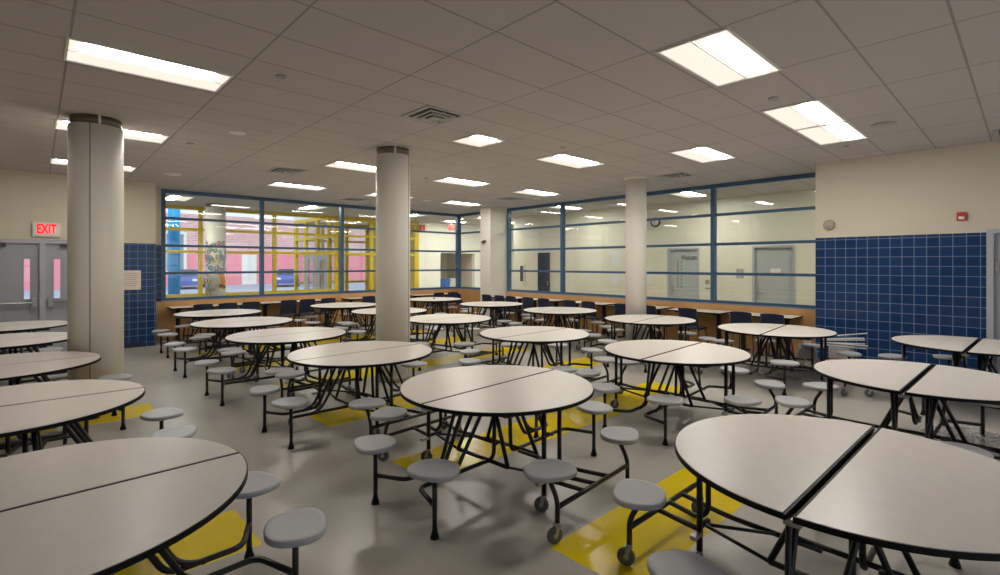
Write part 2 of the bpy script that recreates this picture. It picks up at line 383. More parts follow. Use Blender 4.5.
# ------------------------------------------------------------------ ceiling lights
def troffer(x, y, lx=1.08, ly=.53, m1='lamp', label=None, group='recessed ceiling lights', flip=False):
    e = empty('ceiling_light', (x, y, CEIL)); tag(e, label, 'ceiling light', group)
    return e
proto_l = {}
def troffer_parts(e, lx, ly, along='x', lampm='lamp'):
    key = (lx, ly, along, lampm)
    if key not in proto_l:
        f = MB(); z0, z1 = -.012, -.001; t = .018
        f.box(0, lx, 0, t, z0, z1); f.box(0, lx, ly - t, ly, z0, z1); f.box(0, t, t, ly - t, z0, z1); f.box(lx - t, lx, t, ly - t, z0, z1)
        d = MB()
        W_, L_ = (ly, lx) if along == 'x' else (lx, ly)      # across, along
        P = (lambda a, b, z: (a, b, z)) if along == 'x' else (lambda a, b, z: (b, a, z))
        h = W_ * .5
        # sloped reflectors either side of the ridge, reflected lamp light put in as emission
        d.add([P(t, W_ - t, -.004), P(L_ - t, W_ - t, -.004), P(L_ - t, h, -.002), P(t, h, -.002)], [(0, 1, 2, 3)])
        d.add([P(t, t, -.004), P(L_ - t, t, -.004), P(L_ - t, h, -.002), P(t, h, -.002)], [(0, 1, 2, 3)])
        L = MB(); n = 8; m_ = 14; c0 = t + (h - t) * .48; hw = (h - t) * .40; a0, a1 = t + .03, L_ - t - .05
        st = [a0 + hw * .8 * (1 - math.cos(PI / 2 * q / 5)) for q in range(6)] + [a1 - hw * .8 * (1 - math.cos(PI / 2 * q / 5)) for q in range(5, -1, -1)]
        wd_ = [max(.05, math.sin(PI / 2 * q / 5)) for q in range(6)]; wd_ = wd_ + wd_[::-1]
        vs = []; fs = []
        for a_, w_ in zip(st, wd_):
            for k in range(n + 1):
                g_ = PI * k / n; vs.append(P(a_, c0 - hw * w_ * math.cos(g_), -.005 - .011 * w_ * math.sin(g_)))
        for q in range(len(st) - 1):
            for k in range(n): fs.append((q * (n + 1) + k, q * (n + 1) + k + 1, (q + 1) * (n + 1) + k + 1, (q + 1) * (n + 1) + k))
        L.add(vs, fs, 0, True)
        r_ = MB(); r_.box(*((t, L_ - t, h - .005, h + .005) if along == 'x' else (h - .005, h + .005, t, L_ - t)), -.012, -.003)
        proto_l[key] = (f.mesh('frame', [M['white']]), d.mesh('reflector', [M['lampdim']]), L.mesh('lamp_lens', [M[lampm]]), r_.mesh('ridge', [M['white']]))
    for nm, me in zip(('light_frame', 'reflector', 'lamp_lens', 'ridge'), proto_l[key]):
        o = bpy.data.objects.new(nm, me); C.objects.link(o); o.parent = e
LL = [(.17, 4.87, 'large ceiling light at the upper left, nearest above the thick left column'),
      (.17, 7.70, 'ceiling light partly hidden behind the top of the left column'),
      (.17, 10.60, 'farthest ceiling light behind the left column, above the EXIT doors'),
      (3.58, 1.48, 'largest square-looking ceiling light at the upper right'),
      (5.815, 1.48, 'nearer half of the paired ceiling lights at right'),
      (6.94, 1.48, 'farther half of the paired ceiling lights at right'),
      (5.83, 4.87, 'ceiling light right of centre above the round tables'),
      (6.94, 3.17, 'ceiling light between the slim column and the paired lights'),
      (3.58, 7.70, 'ceiling light just left of the middle column top'),
      (3.58, 10.57, 'ceiling light in front of the left window wall'),
      (5.83, 7.70, 'ceiling light just right of the middle column top'),
      (5.83, 10.57, 'far ceiling light cut by the middle column'),
      (8.09, 7.70, 'ceiling light left of the slim column'),
      (8.09, 10.55, 'farthest ceiling light by the square pillar')]
for x, y, lb in LL:
    e = troffer(x - .005, y - .02, label=lb); troffer_parts(e, 1.12, .56)
e = troffer(4.13, 4.86, label='small square ceiling light beside the largest square air vent'); troffer_parts(e, .52, .53)
for x, y, lb in [(2.38, 14.3, 'corridor light at the left edge behind the left window wall'), (5.76, 14.1, 'corridor light in the middle behind the left window wall'),
                 (9.3, 14.2, 'corridor light behind the left window wall near the corner post')]:
    e = troffer(x, y, label=lb, group='corridor ceiling lights'); troffer_parts(e, .53, 1.08, 'y', 'clamp')
for x, y, lb in [(10.97, 5.37, 'corridor light behind the right window wall beside the slim column'), (11.0, 9.2, 'corridor light behind the far end of the right window wall'),
                 (11.0, 1.9, 'corridor light behind the blue tiled wall'), (11.6, 13.4, 'corridor light beyond the corner post'), (11.6, 15.4, 'added corridor light brightening the far wall beyond the corner post'), (13.6, 14.2, 'corridor light at the far end beyond the corner')]:  # the light before the far wall is added to brighten it
    e = troffer(x, y, label=lb, group='corridor ceiling lights'); troffer_parts(e, 1.08, .53, 'x', 'clamp')

# air diffusers
def diffuser(x, y, s, label):
    e = empty('air_vent', (x, y, CEIL)); tag(e, label, 'air vent', 'square ceiling air vents')
    f = MB(); 
    def ring(a, b, z0, z1, mb):
        mb.box(a, s - a, a, b, z0, z1); mb.box(a, s - a, s - b, s - a, z0, z1); mb.box(a, b, b, s - b, z0, z1); mb.box(s - b, s - a, b, s - b, z0, z1)
    ring(0, .05, -.01, -.001, f); f.build('vent_frame', M['vent'], e)
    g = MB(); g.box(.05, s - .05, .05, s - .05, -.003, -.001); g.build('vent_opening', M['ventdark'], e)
    l = MB(); ring(.09, .12, -.022, -.012, l); ring(.15, .18, -.03, -.018, l); l.box(.21, s - .21, .21, s - .21, -.04, -.03)
    l.box(s / 2 - .008, s / 2 + .008, .08, s - .08, -.014, -.003); l.build('vent_louvre', M['vent'], e)
for x, y, lb in [(3.02, 4.33, 'square metal ceiling air vent nearest, above the middle column'), (3.02, 8.87, 'square ceiling air vent left of the middle column'),
                 (8.62, 4.33, 'square ceiling air vent by the slim column'), (5.83, 11.75, 'dark ceiling air vent close to the left window wall'),
                 (8.68, 8.88, 'square ceiling air vent near the square pillar'), (8.72, -.22, 'ceiling air vent at the right edge over the side door')]:
    diffuser(x, y, .54, lb)
for x, y, r, lb in [(1.87, 6.9, .10, 'round ceiling speaker nearest the left column'), (1.56, 7.97, .045, 'small sprinkler cap left of centre'), (1.86, 10.94, .14, 'pale oval ceiling disc close to the left window wall'),
                    (1.6, 4.57, .04, 'small sprinkler cap near the big left light'), (5.58, 8.05, .05, 'small sprinkler cap right of the middle column'), (7.5, 10.82, .14, 'white ceiling disc near the far right light'),
                    (5.45, 1.78, .045, 'small sprinkler cap between the two big right lights'), (7.43, 1.2, .13, 'round grey ceiling speaker above the tiled wall'), (8.4, 1.78, .04, 'small sprinkler cap by the tiled wall'),
                    (5.53, 4.58, .04, 'small sprinkler cap right of the nearest air vent'), (9.3, 8.6, .13, 'ceiling disc near the right window wall')]:
    e = empty('ceiling_disc', (x, y, CEIL)); tag(e, lb, 'ceiling fitting', 'ceiling discs and sprinkler caps')
    MB().lathe([(r * .6, -.022), (r * .95, -.014), (r, -.001)], 20).build('disc_cover', M['detector'] if r < .06 or x == 7.43 else M['white'], e)

# ------------------------------------------------------------------ corridor beyond
w = MB()
w.box(12.85, 13.05, 0, 3.72, 0, CEIL); w.box(12.85, 13.05, 4.66, 6.0, 0, CEIL); w.box(12.85, 13.05, 6.9, 13.0, 0, CEIL)
w.box(12.85, 13.05, 3.72, 4.66, 2.13, CEIL); w.box(12.85, 13.05, 6.0, 6.9, 2.13, CEIL)
struct(w.build('wall_corridor', M['corr']))
w = MB(); w.box(11.17, 12.25, 16.7, 16.9, 0, CEIL); w.box(12.25, 14.1, 16.7, 16.9, 2.15, CEIL); w.box(14.1, 18, 16.7, 16.9, 0, CEIL)
struct(w.build('wall_far', M['white_wall']))
w = MB(); w.box(12.25, 14.1, 18.7, 18.8, 0, 2.3); w.box(12.1, 12.25, 16.9, 18.8, 0, 2.3); w.box(14.1, 14.25, 16.9, 18.8, 0, 2.3); w.box(12.1, 14.25, 16.9, 18.8, 2.2, 2.3); w.box(12.1, 14.25, 16.9, 18.8, -.1, 0)
struct(w.build('wall_alcove', M['paint']))
w = MB(); w.box(17.8, 18, 12, 16.7, 0, CEIL); w.box(13.05, 18, 12.8, 13.0, 0, CEIL)
struct(w.build('wall_far_end', M['white_wall']))
w = MB(); w.box(10.6, 12.85, 0, .1, 0, CEIL)
struct(w.build('wall_corridor_end', M['corr']))
def corr_door(name, y0, y1, lever, m):
    r = empty(name, (0, 0, 0)); struct(r)
    MB().box(12.90, 12.94, y0 + .05, y1 - .05, .01, 2.08).build('door_panel', m, r)
    f = MB(); f.box(12.83, 12.95, y0, y0 + .05, 0, 2.13); f.box(12.83, 12.95, y1 - .05, y1, 0, 2.13); f.box(12.83, 12.95, y0 + .05, y1 - .05, 2.08, 2.13); f.build('door_frame', M['doorframe'], r)
    h = MB(); yy = y1 - .13; h.box(12.89, 12.90, yy - .025, yy + .025, .92, 1.10); h.tube([(12.89, yy, .98), (12.84, yy, .98), (12.84, yy - .10, .98)], .011); h.build('door_handle', M['dull_steel'], r)
    hi = MB()
    for z in (.35, 1.1, 1.82): hi.box(12.885, 12.90, y0 + .045, y0 + .075, z, z + .11)
    hi.build('hinge', M['dull_steel'], r)
    return r
M['cdoor'] = mat('pale_grey_door_paint', (0.44, 0.46, 0.46), 0.5)
d4 = corr_door('door_4', 3.72, 4.66, 0, M['cdoor']); d5 = corr_door('door_5', 6.0, 6.9, 0, M['cdoor'])
FX = Matrix.Rotation(-PI / 2, 4, 'Z') @ Matrix.Rotation(PI / 2, 4, 'X')
t = empty('door_lettering', (12.897, 6.29, 1.86)); tag(t, 'dark Welcome lettering on the grey corridor door', 'lettering')
textmesh('welcome_letters', 'Welcome', .20, M['ink'], t, FX @ Matrix.Diagonal((.62, 1.05, 1, 1)), shear=.2, bold=.003)
e = empty('paper_strip', (12.897, 6.62, 1.50)); tag(e, 'green paper strips on the corridor door beside the Welcome lettering', 'paper')
g = MB(); g.box(-.004, 0, -.025, .025, -.48, .30); g.build('strip_backing', M['beige'], e)
g = MB()
for k in range(8): g.box(-.004, 0, -.13, -.08, -.46 + k * .095, -.40 + k * .095)
g.build('green_squares', M['green'], e)
def plate(name, y, z, dy, dz, m, lb, cat):
    o = MB().box(-.012, 0, -dy / 2, dy / 2, -dz / 2, dz / 2).build(name, m, None, (12.85, y, z)); tag(o, lb, cat); return o
plate('wall_switch', 5.78, 1.22, .10, .12, M['beige'], 'small beige keypad plate on the corridor wall between the two doors, upper', 'switch plate')
plate('wall_plate', 5.76, 1.05, .16, .04, M['beige'], 'narrow beige strip plate below the keypad in the corridor', 'wall plate')
plate('room_sign', 4.95, 1.45, .18, .24, M['detector'], 'grey square room sign left of the right-hand corridor door', 'sign')
plate('wall_poster', 8.55, 1.85, .30, .45, M['white'], 'pale poster on the corridor wall left of the slim column', 'poster')
plate('wall_poster', 8.6, 1.2, .26, .3, M['white'], 'lower pale sheet on the corridor wall left of the slim column', 'poster')
plate('wall_poster', 7.5, 1.35, .28, .5, M['white'], 'pale sheet on the corridor wall just right of the slim column', 'poster')
o = MB().box(-.012, 0, -.11, .11, -.05, .05).build('door_sign', M['white'], None, (12.895, 4.15, 1.53)); tag(o, 'small white sign at mid height on the right-hand corridor door', 'sign')
r = empty('door_8', (12.85, 11.5, 0)); struct(r); MB().box(-.03, -.001, -.27, .27, 0.01, 2.08).build('door_panel', M['navydoor'], r); MB().box(-.06, -.03, -.22, -.19, .95, 1.1).build('door_handle', M['dull_steel'], r)
e = empty('fire_cabinet', (12.85, 12.55, 1.35)); tag(e, 'narrow dark glazed cabinet on the corridor wall beside the square pillar', 'cabinet')
MB().box(-.03, 0, -.13, .13, -.34, .34).build('cabinet_box', M['white'], e); MB().box(-.034, -.03, -.08, .08, -.28, .28).build('cabinet_glass', M['ink'], e)
# clock
e = empty('wall_clock', (12.74, 7.2, 2.86), .35); tag(e, 'round black rimmed clock on the corridor wall right of the slim column', 'clock')
MB().lathe([(.12, 0), (.135, .02), (.135, .09), (.100, .10), (.100, .08)], 28, 0, RY).build('clock_case', M['black'], e)
MB().lathe([(.100, .08), (.098, .084)], 28, 0, RY).build('clock_face', M['white'], e)
h = MB(); h.box(-.092, -.086, -.005, .005, 0, .075); h.box(-.092, -.086, -.004, .05, -.004, .004); h.build('clock_hands', M['ink'], e)
# bins in the alcove
for (x, y, m, lb) in [(12.95, 17.5, 'bluebin', 'blue plastic bin in the alcove beyond the corner post'), (13.5, 17.6, 'white', 'white plastic bin next to the blue one in the alcove')]:
    e = empty('plastic_bin', (x, y, 0)); tag(e, lb, 'bin', 'bins in the alcove')
    MB().prism([(-.22, -.2), (.22, -.2), (.22, .2), (-.22, .2)], 0, .95).build('bin_body', M[m], e)
    MB().prism([(-.25, -.23), (.25, -.23), (.25, .23), (-.25, .23)], .95, 1.05).build('bin_lid', M[m], e)
for x, y, lb in [(11.25, 16.55, 'red hanging EXIT sign by the yellow post in the far corridor'), (12.12, 15.8, 'red hanging EXIT sign left of the blue corner post')]:
    e = empty('hanging_exit_sign', (x, y, CEIL)); tag(e, lb, 'sign', 'hanging exit signs')
    MB().box(-.11, .11, -.03, .03, -.34, -.12).build('sign_panel', M['red'], e)
    MB().box(-.01, .01, -.01, .01, -.12, -.001).build('hanger', M['white'], e)

# yellow framed outer windows
partition('window_4', 'x', 16.75, X0, 7.78, [-2.75, -.65, 1.45, 3.55, 5.65, 7.74], [2.05, 2.70], M['yellow'], M['clearglass'], 0.74, CEIL, fw=.10, rw=.08, dp=.12)
w = MB(); w.box(X0, 7.78, 16.65, 16.85, 0, .74)
struct(w.build('wall_sill', M['paint']))
partition('window_5', 'x', 16.75, 7.9, 11.17, [7.95, 9.1, 11.08], [2.05, 2.70], M['yellow'], M['clearglass'], 0.06, CEIL, fw=.13, rw=.08, dp=.12, pdict={11.08: 1.5})
# vestibule built out from the facade
partition('window_6', 'y', 7.86, 16.8, 20.8, [16.86, 17.55, 18.6, 19.7, 20.75], [2.12, 2.68], M['yellow'], M['clearglass'], 0.04, CEIL + .1, fw=.13, rw=.09, dp=.12)
partition('window_7', 'x', 20.8, 7.86, 11.2, [9.0, 10.1, 11.1], [.9, 2.12, 2.68], M['yellow'], M['clearglass'], 0.04, CEIL + .1, fw=.13, rw=.09, dp=.12)
for k, (a, b) in enumerate([(17.62, 18.55), (18.66, 19.62)]):
    r = empty('door_%d' % (6 + k), (0, 0, 0)); struct(r)
    f = MB(); f.box(7.80, 7.84, a, a + .28, .02, 2.05); f.box(7.80, 7.84, b - .28, b, .02, 2.05); f.box(7.80, 7.84, a + .28, b - .28, 1.85, 2.05); f.box(7.80, 7.84, a + .28, b - .28, .02, .6)
    f.build('door_panel', M['cdoor'], r); MB().box(7.815, 7.825, a + .28, b - .28, .6, 1.85).build('door_glass', M['clearglass'], r)
w = MB(); w.box(7.8, 11.3, 16.9, 20.9, CEIL + .1, CEIL + .3)
struct(w.build('ceiling_vestibule', M['white_wall']))
w = MB(); w.box(11.17, 11.3, 16.9, 20.86, 0, CEIL + .1)
struct(w.build('wall_vestibule', M['yellow']))

# decorated corridor column
cx, cy = 3.68, 15.62
column('round_column', cx, cy, .255, 'round cream column in the corridor covered in coloured paper flowers')
e = empty('paper_collage', (cx, cy, 0)); tag(e, 'collage of coloured paper flowers stuck around the corridor column', 'collage')
cols = [(.62, .10, .15), (.06, .28, .42), (.10, .38, .25), (.70, .62, .55), (.55, .30, .42), (.72, .60, .12), (.25, .38, .55), (.75, .35, .25), (.20, .20, .25)]
pm = [mat('paper_colour', c_, .7) for c_ in cols]
fa = math.atan2(-cy, -cx)
fm = []
for ci in range(len(cols)):
    b = MB(); r = .055
    pts = [((r * (1 + .22 * math.cos(5 * t_ * 2 * PI / 30))) * math.cos(t_ * 2 * PI / 30), (r * (1 + .22 * math.cos(5 * t_ * 2 * PI / 30))) * math.sin(t_ * 2 * PI / 30)) for t_ in range(30)]
    b.prism(pts, 0, .004, 0); b.cyl((0, 0, 0), .02, .004, .007, 10, 1)
    fm.append(b.mesh('paper_flower', [pm[ci], pm[(ci + 3) % len(cols)]]))
def on_col(a, z, tilt=0, off=.257):
    return Matrix.Translation((off * math.cos(fa + a), off * math.sin(fa + a), z)) @ Matrix.Rotation(fa + a, 4, 'Z') @ Matrix.Rotation(PI / 2, 4, 'Y') @ Matrix.Rotation(tilt, 4, 'Z')
for k in range(92):
    if k < 74: z = random.uniform(1.42, 2.28); a = random.uniform(-1.25, 1.35); a = a if z > 1.6 or a > -.2 else a + .6
    else: z = random.uniform(.85, 1.45); a = random.uniform(-1.2, -.1)
    o = bpy.data.objects.new('paper_flower', fm[random.randrange(len(cols))]); C.objects.link(o); o.parent = e
    o.matrix_basis = on_col(a, z, random.random() * 3) @ Matrix.Scale(random.uniform(.7, 1.25), 4)
pa = mat('orange_paper', (.75, .28, .03), .7); pb = mat('brown_paper', (.28, .08, .03), .7)
for a, z, w_, h_, m in [(.62, 1.36, .10, .16, pa), (.85, 1.28, .12, .3, pa), (.6, 1.08, .12, .10, pb), (.95, 1.05, .12, .1, pb), (.8, 1.20, .10, .14, pa), (.4, 1.42, .1, .1, pa)]:
    b = MB(); b.box(-h_ / 2, h_ / 2, -w_ / 2, w_ / 2, 0, .005)
    o = b.build('paper_patch', m, e); o.matrix_basis = on_col(a, z, .2)

# ------------------------------------------------------------------ outdoors
g = MB(); g.box(-60, 60, 16.9, 90, -.25, -.1)
struct(g.build('ground', M['asphalt']))
e = empty('brick_building', (0, 47, -.1)); tag(e, 'red brick building with pink painted base across the yard', 'building')
MB().box(-40, 45, 0, 8, 2.65, 5.9).build('brick_wall', M['brick'], e); MB().box(-40, 45, -.05, 8, 0, 2.65).build('painted_base', M['pinkwall'], e)
d = MB().box(13.1, 14.3, -.12, -.05, 0, 2.6).build('building_door', M['white'], e)
for x0 in (7.35,):
    f = MB(); f.box(x0, x0 + .22, -.12, -.05, 1.0, 4.4); f.box(x0 + 1.4, x0 + 1.62, -.12, -.05, 1.0, 4.4); f.box(x0 + .22, x0 + 1.4, -.12, -.05, 4.2, 4.4); f.box(x0 + .22, x0 + 1.4, -.12, -.05, 1.0, 1.25)
    wn = f.build('building_window', M['white'], e)
    MB().box(x0 + .22, x0 + 1.4, -.08, -.055, 1.25, 4.2).build('window_glass', M['sill'], wn)
e = empty('roof_canopy', (0, 17.0, 0)); tag(e, 'pale lavender canopy soffit outside above the yellow windows', 'canopy')
M['lav'] = mat('lavender_soffit', (.62, .58, .72), .7)
MB().box(-6, 7.6, 0, 1.0, CEIL + .08, CEIL + .25).build('canopy_slab', M['lav'], e)
e = empty('steel_column', (3.28, 19.0, -.1)); tag(e, 'bright blue steel column outside the yellow windows', 'column')
MB().lathe([(.17, 0), (.17, 4.2)], 24).build('column_shaft', M['bluecol'], e); MB().box(-.28, .28, -.28, .28, 0, .03).build('column_plate', M['sill'], e)
e = empty('steel_column', (12.8, 23.0, -.1)); tag(e, 'cyan steel column outside beyond the yellow vestibule', 'column')
MB().lathe([(.2, 0), (.2, 4.2)], 24).build('column_shaft', M['cyan'], e); MB().box(-.28, .28, -.28, .28, 0, .03).build('column_plate', M['sill'], e)
def car(x, y, lb, rz):
    e = empty('parked_car', (x, y, -.1), rz); tag(e, lb, 'car', 'cars parked by the brick building')
    prof = [(-2.1, .25), (2.1, .25), (2.15, .6), (1.9, .85), (1.1, .95), (.5, 1.38), (-.9, 1.4), (-1.6, .98), (-2.1, .9)]
    vs = [(px, s * (.85 if pz < 1.2 else .68), pz) for s in (-1, 1) for px, pz in prof]; n = len(prof)
    b = MB(); b.add(vs, [list(range(n)), list(range(n, 2 * n))[::-1]] + [(i, n + i, n + (i + 1) % n, (i + 1) % n) for i in range(n)]); b.build('car_body', M['carpaint'], e)
    b = MB(); b.add([(1.06, -.74, .98), (1.06, .74, .98), (.56, .62, 1.36), (.56, -.62, 1.36)], [(0, 1, 2, 3)], 0, False, Matrix.Translation((.02, 0, .01))); b.build('windscreen', M['ink'], e)
    for sy in (-1, 1):
        for sx in (-1.3, 1.3):
            b = MB(); b.lathe([(.3, -.1), (.32, 0), (.3, .1)], 18, 0, Matrix.Translation((sx, sy * .8, .32)) @ Matrix.Rotation(PI / 2, 4, 'X')); b.build('car_wheel', M['black'], e)
        b = MB(); b.box(2.12, 2.17, sy * .62 - .14, sy * .62 + .14, .58, .74); b.build('headlight', M['white'], e)
car(8.3, 42.5, 'blue parked car seen by the first yellow post, left of the paper covered column', -1.9)
car(15.0, 41.5, 'blue parked car seen left of the yellow vestibule', -1.9)
e = empty('leafy_tree', (22.5, 33.5, -.1)); tag(e, 'leafy tree outside seen through the yellow vestibule glass', 'tree')
MB().tube([(0, 0, 0), (.1, 0, 1.4), (0, .1, 2.6)], .12, 10).build('trunk', M['beige'], e)
b = MB()
for k in range(26):
    a = random.random() * 6.28; rr = random.random() * 1.1; z = 2.4 + random.random() * 1.9; s = .45 + random.random() * .4
    b.lathe([(s * math.sin(PI * (i + .5) / 6), -s * math.cos(PI * (i + .5) / 6) * .8) for i in range(6)], 8, 0, Matrix.Translation((rr * math.cos(a), rr * math.sin(a), z)), smooth=False)
b.build('foliage', M['leafgreen'], e)

# ------------------------------------------------------------------ the folding stool table
R_T = .757; HT = .735
def seat_mesh():
    n = 36; prof = [(.84, .403), (.96, .405), (1.0, .411), (1.005, .427), (.985, .435), (.93, .4375), (.80, .4355), (.35, .433)]
    b = MB(); vs = []; fs = []
    for s, z in prof:
        for k in range(n):
            t = 2 * PI * k / n; c_, s_ = math.cos(t), math.sin(t); ex = 2 / 2.5
            x = abs(c_) ** ex * (1 if c_ > 0 else -1) * .139 * s
            y = abs(s_) ** ex * (1 if s_ > 0 else -1) * .160 * s * (1 - .10 * (x / .139))
            vs.append((x, y, z))
    for i in range(len(prof) - 1):
        for k in range(n): fs.append((i * n + k, i * n + (k + 1) % n, (i + 1) * n + (k + 1) % n, (i + 1) * n + k))
    fs.append(list(range(n))[::-1]); fs.append([(len(prof) - 1) * n + k for k in range(n)])
    b.add(vs, fs, 0, True); return b.mesh('stool_seat', [M['seat']])
def half_top(inner):
    n = 40; pts = [(R_T * math.cos(PI * k / n), R_T * math.sin(PI * k / n)) for k in range(n + 1)]
    b = MB()
    if inner: 
        rr = R_T - .006; q = [(rr * math.cos(PI * k / n), max(.012, rr * math.sin(PI * k / n))) for k in range(n + 1)]
        b.prism(q, HT - .006, HT, 0)
    else: b.prism(pts, HT - .026, HT - .003, 0, smooth=False)
    return b
TR = .0155
def caster(b, x, y, top, rz, R=.05):
    T = Matrix.Translation((x, y, 0)) @ Matrix.Rotation(rz, 4, 'Z')
    b.lathe([(.018, R + .055), (.018, top)], 10, 1, Matrix.Translation((x, y, 0)))
    W = T @ Matrix.Translation((.018, 0, R)) @ Matrix.Rotation(PI / 2, 4, 'X')
    b.lathe([(R * .55, -.012), (R * .9, -.013), (R, -.008), (R, .008), (R * .9, .013), (R * .55, .012)], 18, 0, W)
    b.lathe([(R * .3, -.017), (R * .3, .017)], 10, 1, W)
    for s in (-1, 1):
        b.add([(-.012, s * .018, R + .06), (.018, s * .018, R + .06), (.027, s * .018, R - .008), (.010, s * .018, R - .008), (-.012, s * .021, R + .06), (.018, s * .021, R + .06), (.027, s * .021, R - .008), (.010, s * .021, R - .008)],
              [(0, 1, 2, 3), (7, 6, 5, 4), (0, 4, 5, 1), (1, 5, 6, 2), (2, 6, 7, 3), (3, 7, 4, 0)], 1, False, T)
    b.box(-.015, .022, -.021, .021, R + .056, R + .066, 1, T)

SEAT = seat_mesh()
def make_table(gap):
    root = empty('stool_table', (0, 0, 0))
    for t in (1, -1):
        tp = half_top(False).build('table_top', M['rubber'], root, (0, t * gap / 2, 0), 0 if t > 0 else PI)
        tp['label'] = 'black rubber edged table half'
        half_top(True).build('laminate_surface', M['laminate'], tp)
    # end stools (short straight legs with glides)
    for s in (-1, 1):
        for t in (-1, 1):
            u, v = s * .905, t * .325
            o = bpy.data.objects.new('stool_seat', SEAT); C.objects.link(o); o.parent = root; o.location = (u, v, 0); o.rotation_euler.z = math.atan2(v, u) + PI
            l = MB(); l.tube([(u, v, .01), (u, v, .403)], TR)
            l.add(*[[(u - .05, v - .05, .398), (u + .05, v - .05, .398), (u + .05, v + .05, .398), (u - .05, v + .05, .398), (u - .05, v - .05, .403), (u + .05, v - .05, .403), (u + .05, v + .05, .403), (u - .05, v + .05, .403)], [(3, 2, 1, 0), (4, 5, 6, 7), (0, 1, 5, 4), (1, 2, 6, 5), (2, 3, 7, 6), (3, 0, 4, 7)]])
            leg = l.build('stool_leg', M['black'], root)
            MB().lathe([(.027, 0), (.027, .012), (.0165, .045), (.0165, .06)], 14, 0, Matrix.Translation((u, v, 0))).build('glide_foot', M['rubber'], leg)
            f = MB()
            if t > 0: f.tube([(u, v, .20), (s * .80, t * .10, .20), (s * .46, t * .10, .20), (s * .20, t * .12, .68), (s * .16, t * .12, .70)], TR)
            else: f.tube([(u, v, .20), (s * .82, t * .06, .20), (s * .10, t * .06, .19), (s * .08, t * .06, .70)], TR)
            f.tube([(s * .62, t * .085, .20), (s * .50, t * .085, .24), (s * .30, t * .14, .62), (s * .27, t * .15, .70)], TR * .9)
            f.build('end_frame', M['black'], root)
    # side stools (bent legs on casters)
    for t in (-1, 1):
        for s in (-1, 1):
            u, v = s * .43, t * .845; vo = t * .91
            o = bpy.data.objects.new('stool_seat', SEAT); C.objects.link(o); o.parent = root; o.location = (u, v, 0); o.rotation_euler.z = math.atan2(v, u) + PI
            l = MB(); l.tube([(u, v, .403), (u, v, .37), (u, vo, .26), (u, vo, .11)], TR)
            l.box(u - .05, u + .05, v - .05, v + .05, .397, .403)
            leg = l.build('stool_leg', M['black'], root)
            cb = MB(); caster(cb, u, vo, .125, 2.36 + .3 * s * t); cb.build('caster', [M['wheel'], M['dull_steel']], leg)
        f = MB()
        f.tube([(-.43, t * .91, .215), (.43, t * .91, .215)], TR)
        f.tube([(-.04 + .05, t * .91, .215), (-.04, t * .70, .215), (-.04, t * .64, .27), (-.04, t * .64, .70)], TR)
        f.tube([(-.13, t * .91, .215), (-.17, t * .64, .22), (-.04, t * .64, .22)], TR, fil=.02)
        f.tube([(.17, t * .91, .215), (.13, t * .60, .20), (.13, t * .12, .20)], TR)
        f.tube([(-.19, t * .62, .09), (-.19, t * .62, .70)], TR * 1.1)
        f.build('side_frame', M['black'], root)
        cb = MB(); caster(cb, -.19, t * .62, .11, 2.1); cb.build('centre_caster', [M['wheel'], M['dull_steel']], root)
        MB().box(-.27, -.19, t * .62 - .015, t * .62 + .015, .20, .222).build('fold_latch', M['dull_steel'], root)
    # centre posts and tie rods
    for s in (-1, 1):
        f = MB()
        for t in (-1, 1):
            f.tube([(s * .12, t * .06, .69), (s * .17, t * .27, .20)], TR)
            f.tube([(s * .17, t * .27, .20), (-.10, t * .64, .22)], .010)
        f.tube([(s * .17, -.27, .20), (s * .17, .27, .20)], TR)
        f.build('centre_frame', M['black'], root)
        MB().box(s * .70 - .03, s * .70 + .03, -.03, .03, HT - .055, HT - .027).build('hinge_plate', M['dull_steel'], root)
    MB().box(-.69, .69, -.03, .03, HT - .05, HT - .0275).build('hinge_bar', M['black'], root)
    fr = MB()
    for t in (-1, 1):
        for uu in (-.45, .45): fr.box(uu - .015, uu + .015, min(t * .02, t * .52), max(t * .02, t * .52), HT - .058, HT - .0265)
        fr.box(-.45, .45, t * .52 - .015, t * .52 + .015, HT - .058, HT - .0265)
    fr.build('under_frame', M['black'], root)
    return root
protos = {.010: make_table(.004), .03: make_table(.010), .052: make_table(.024)}
first = {k: True for k in protos}
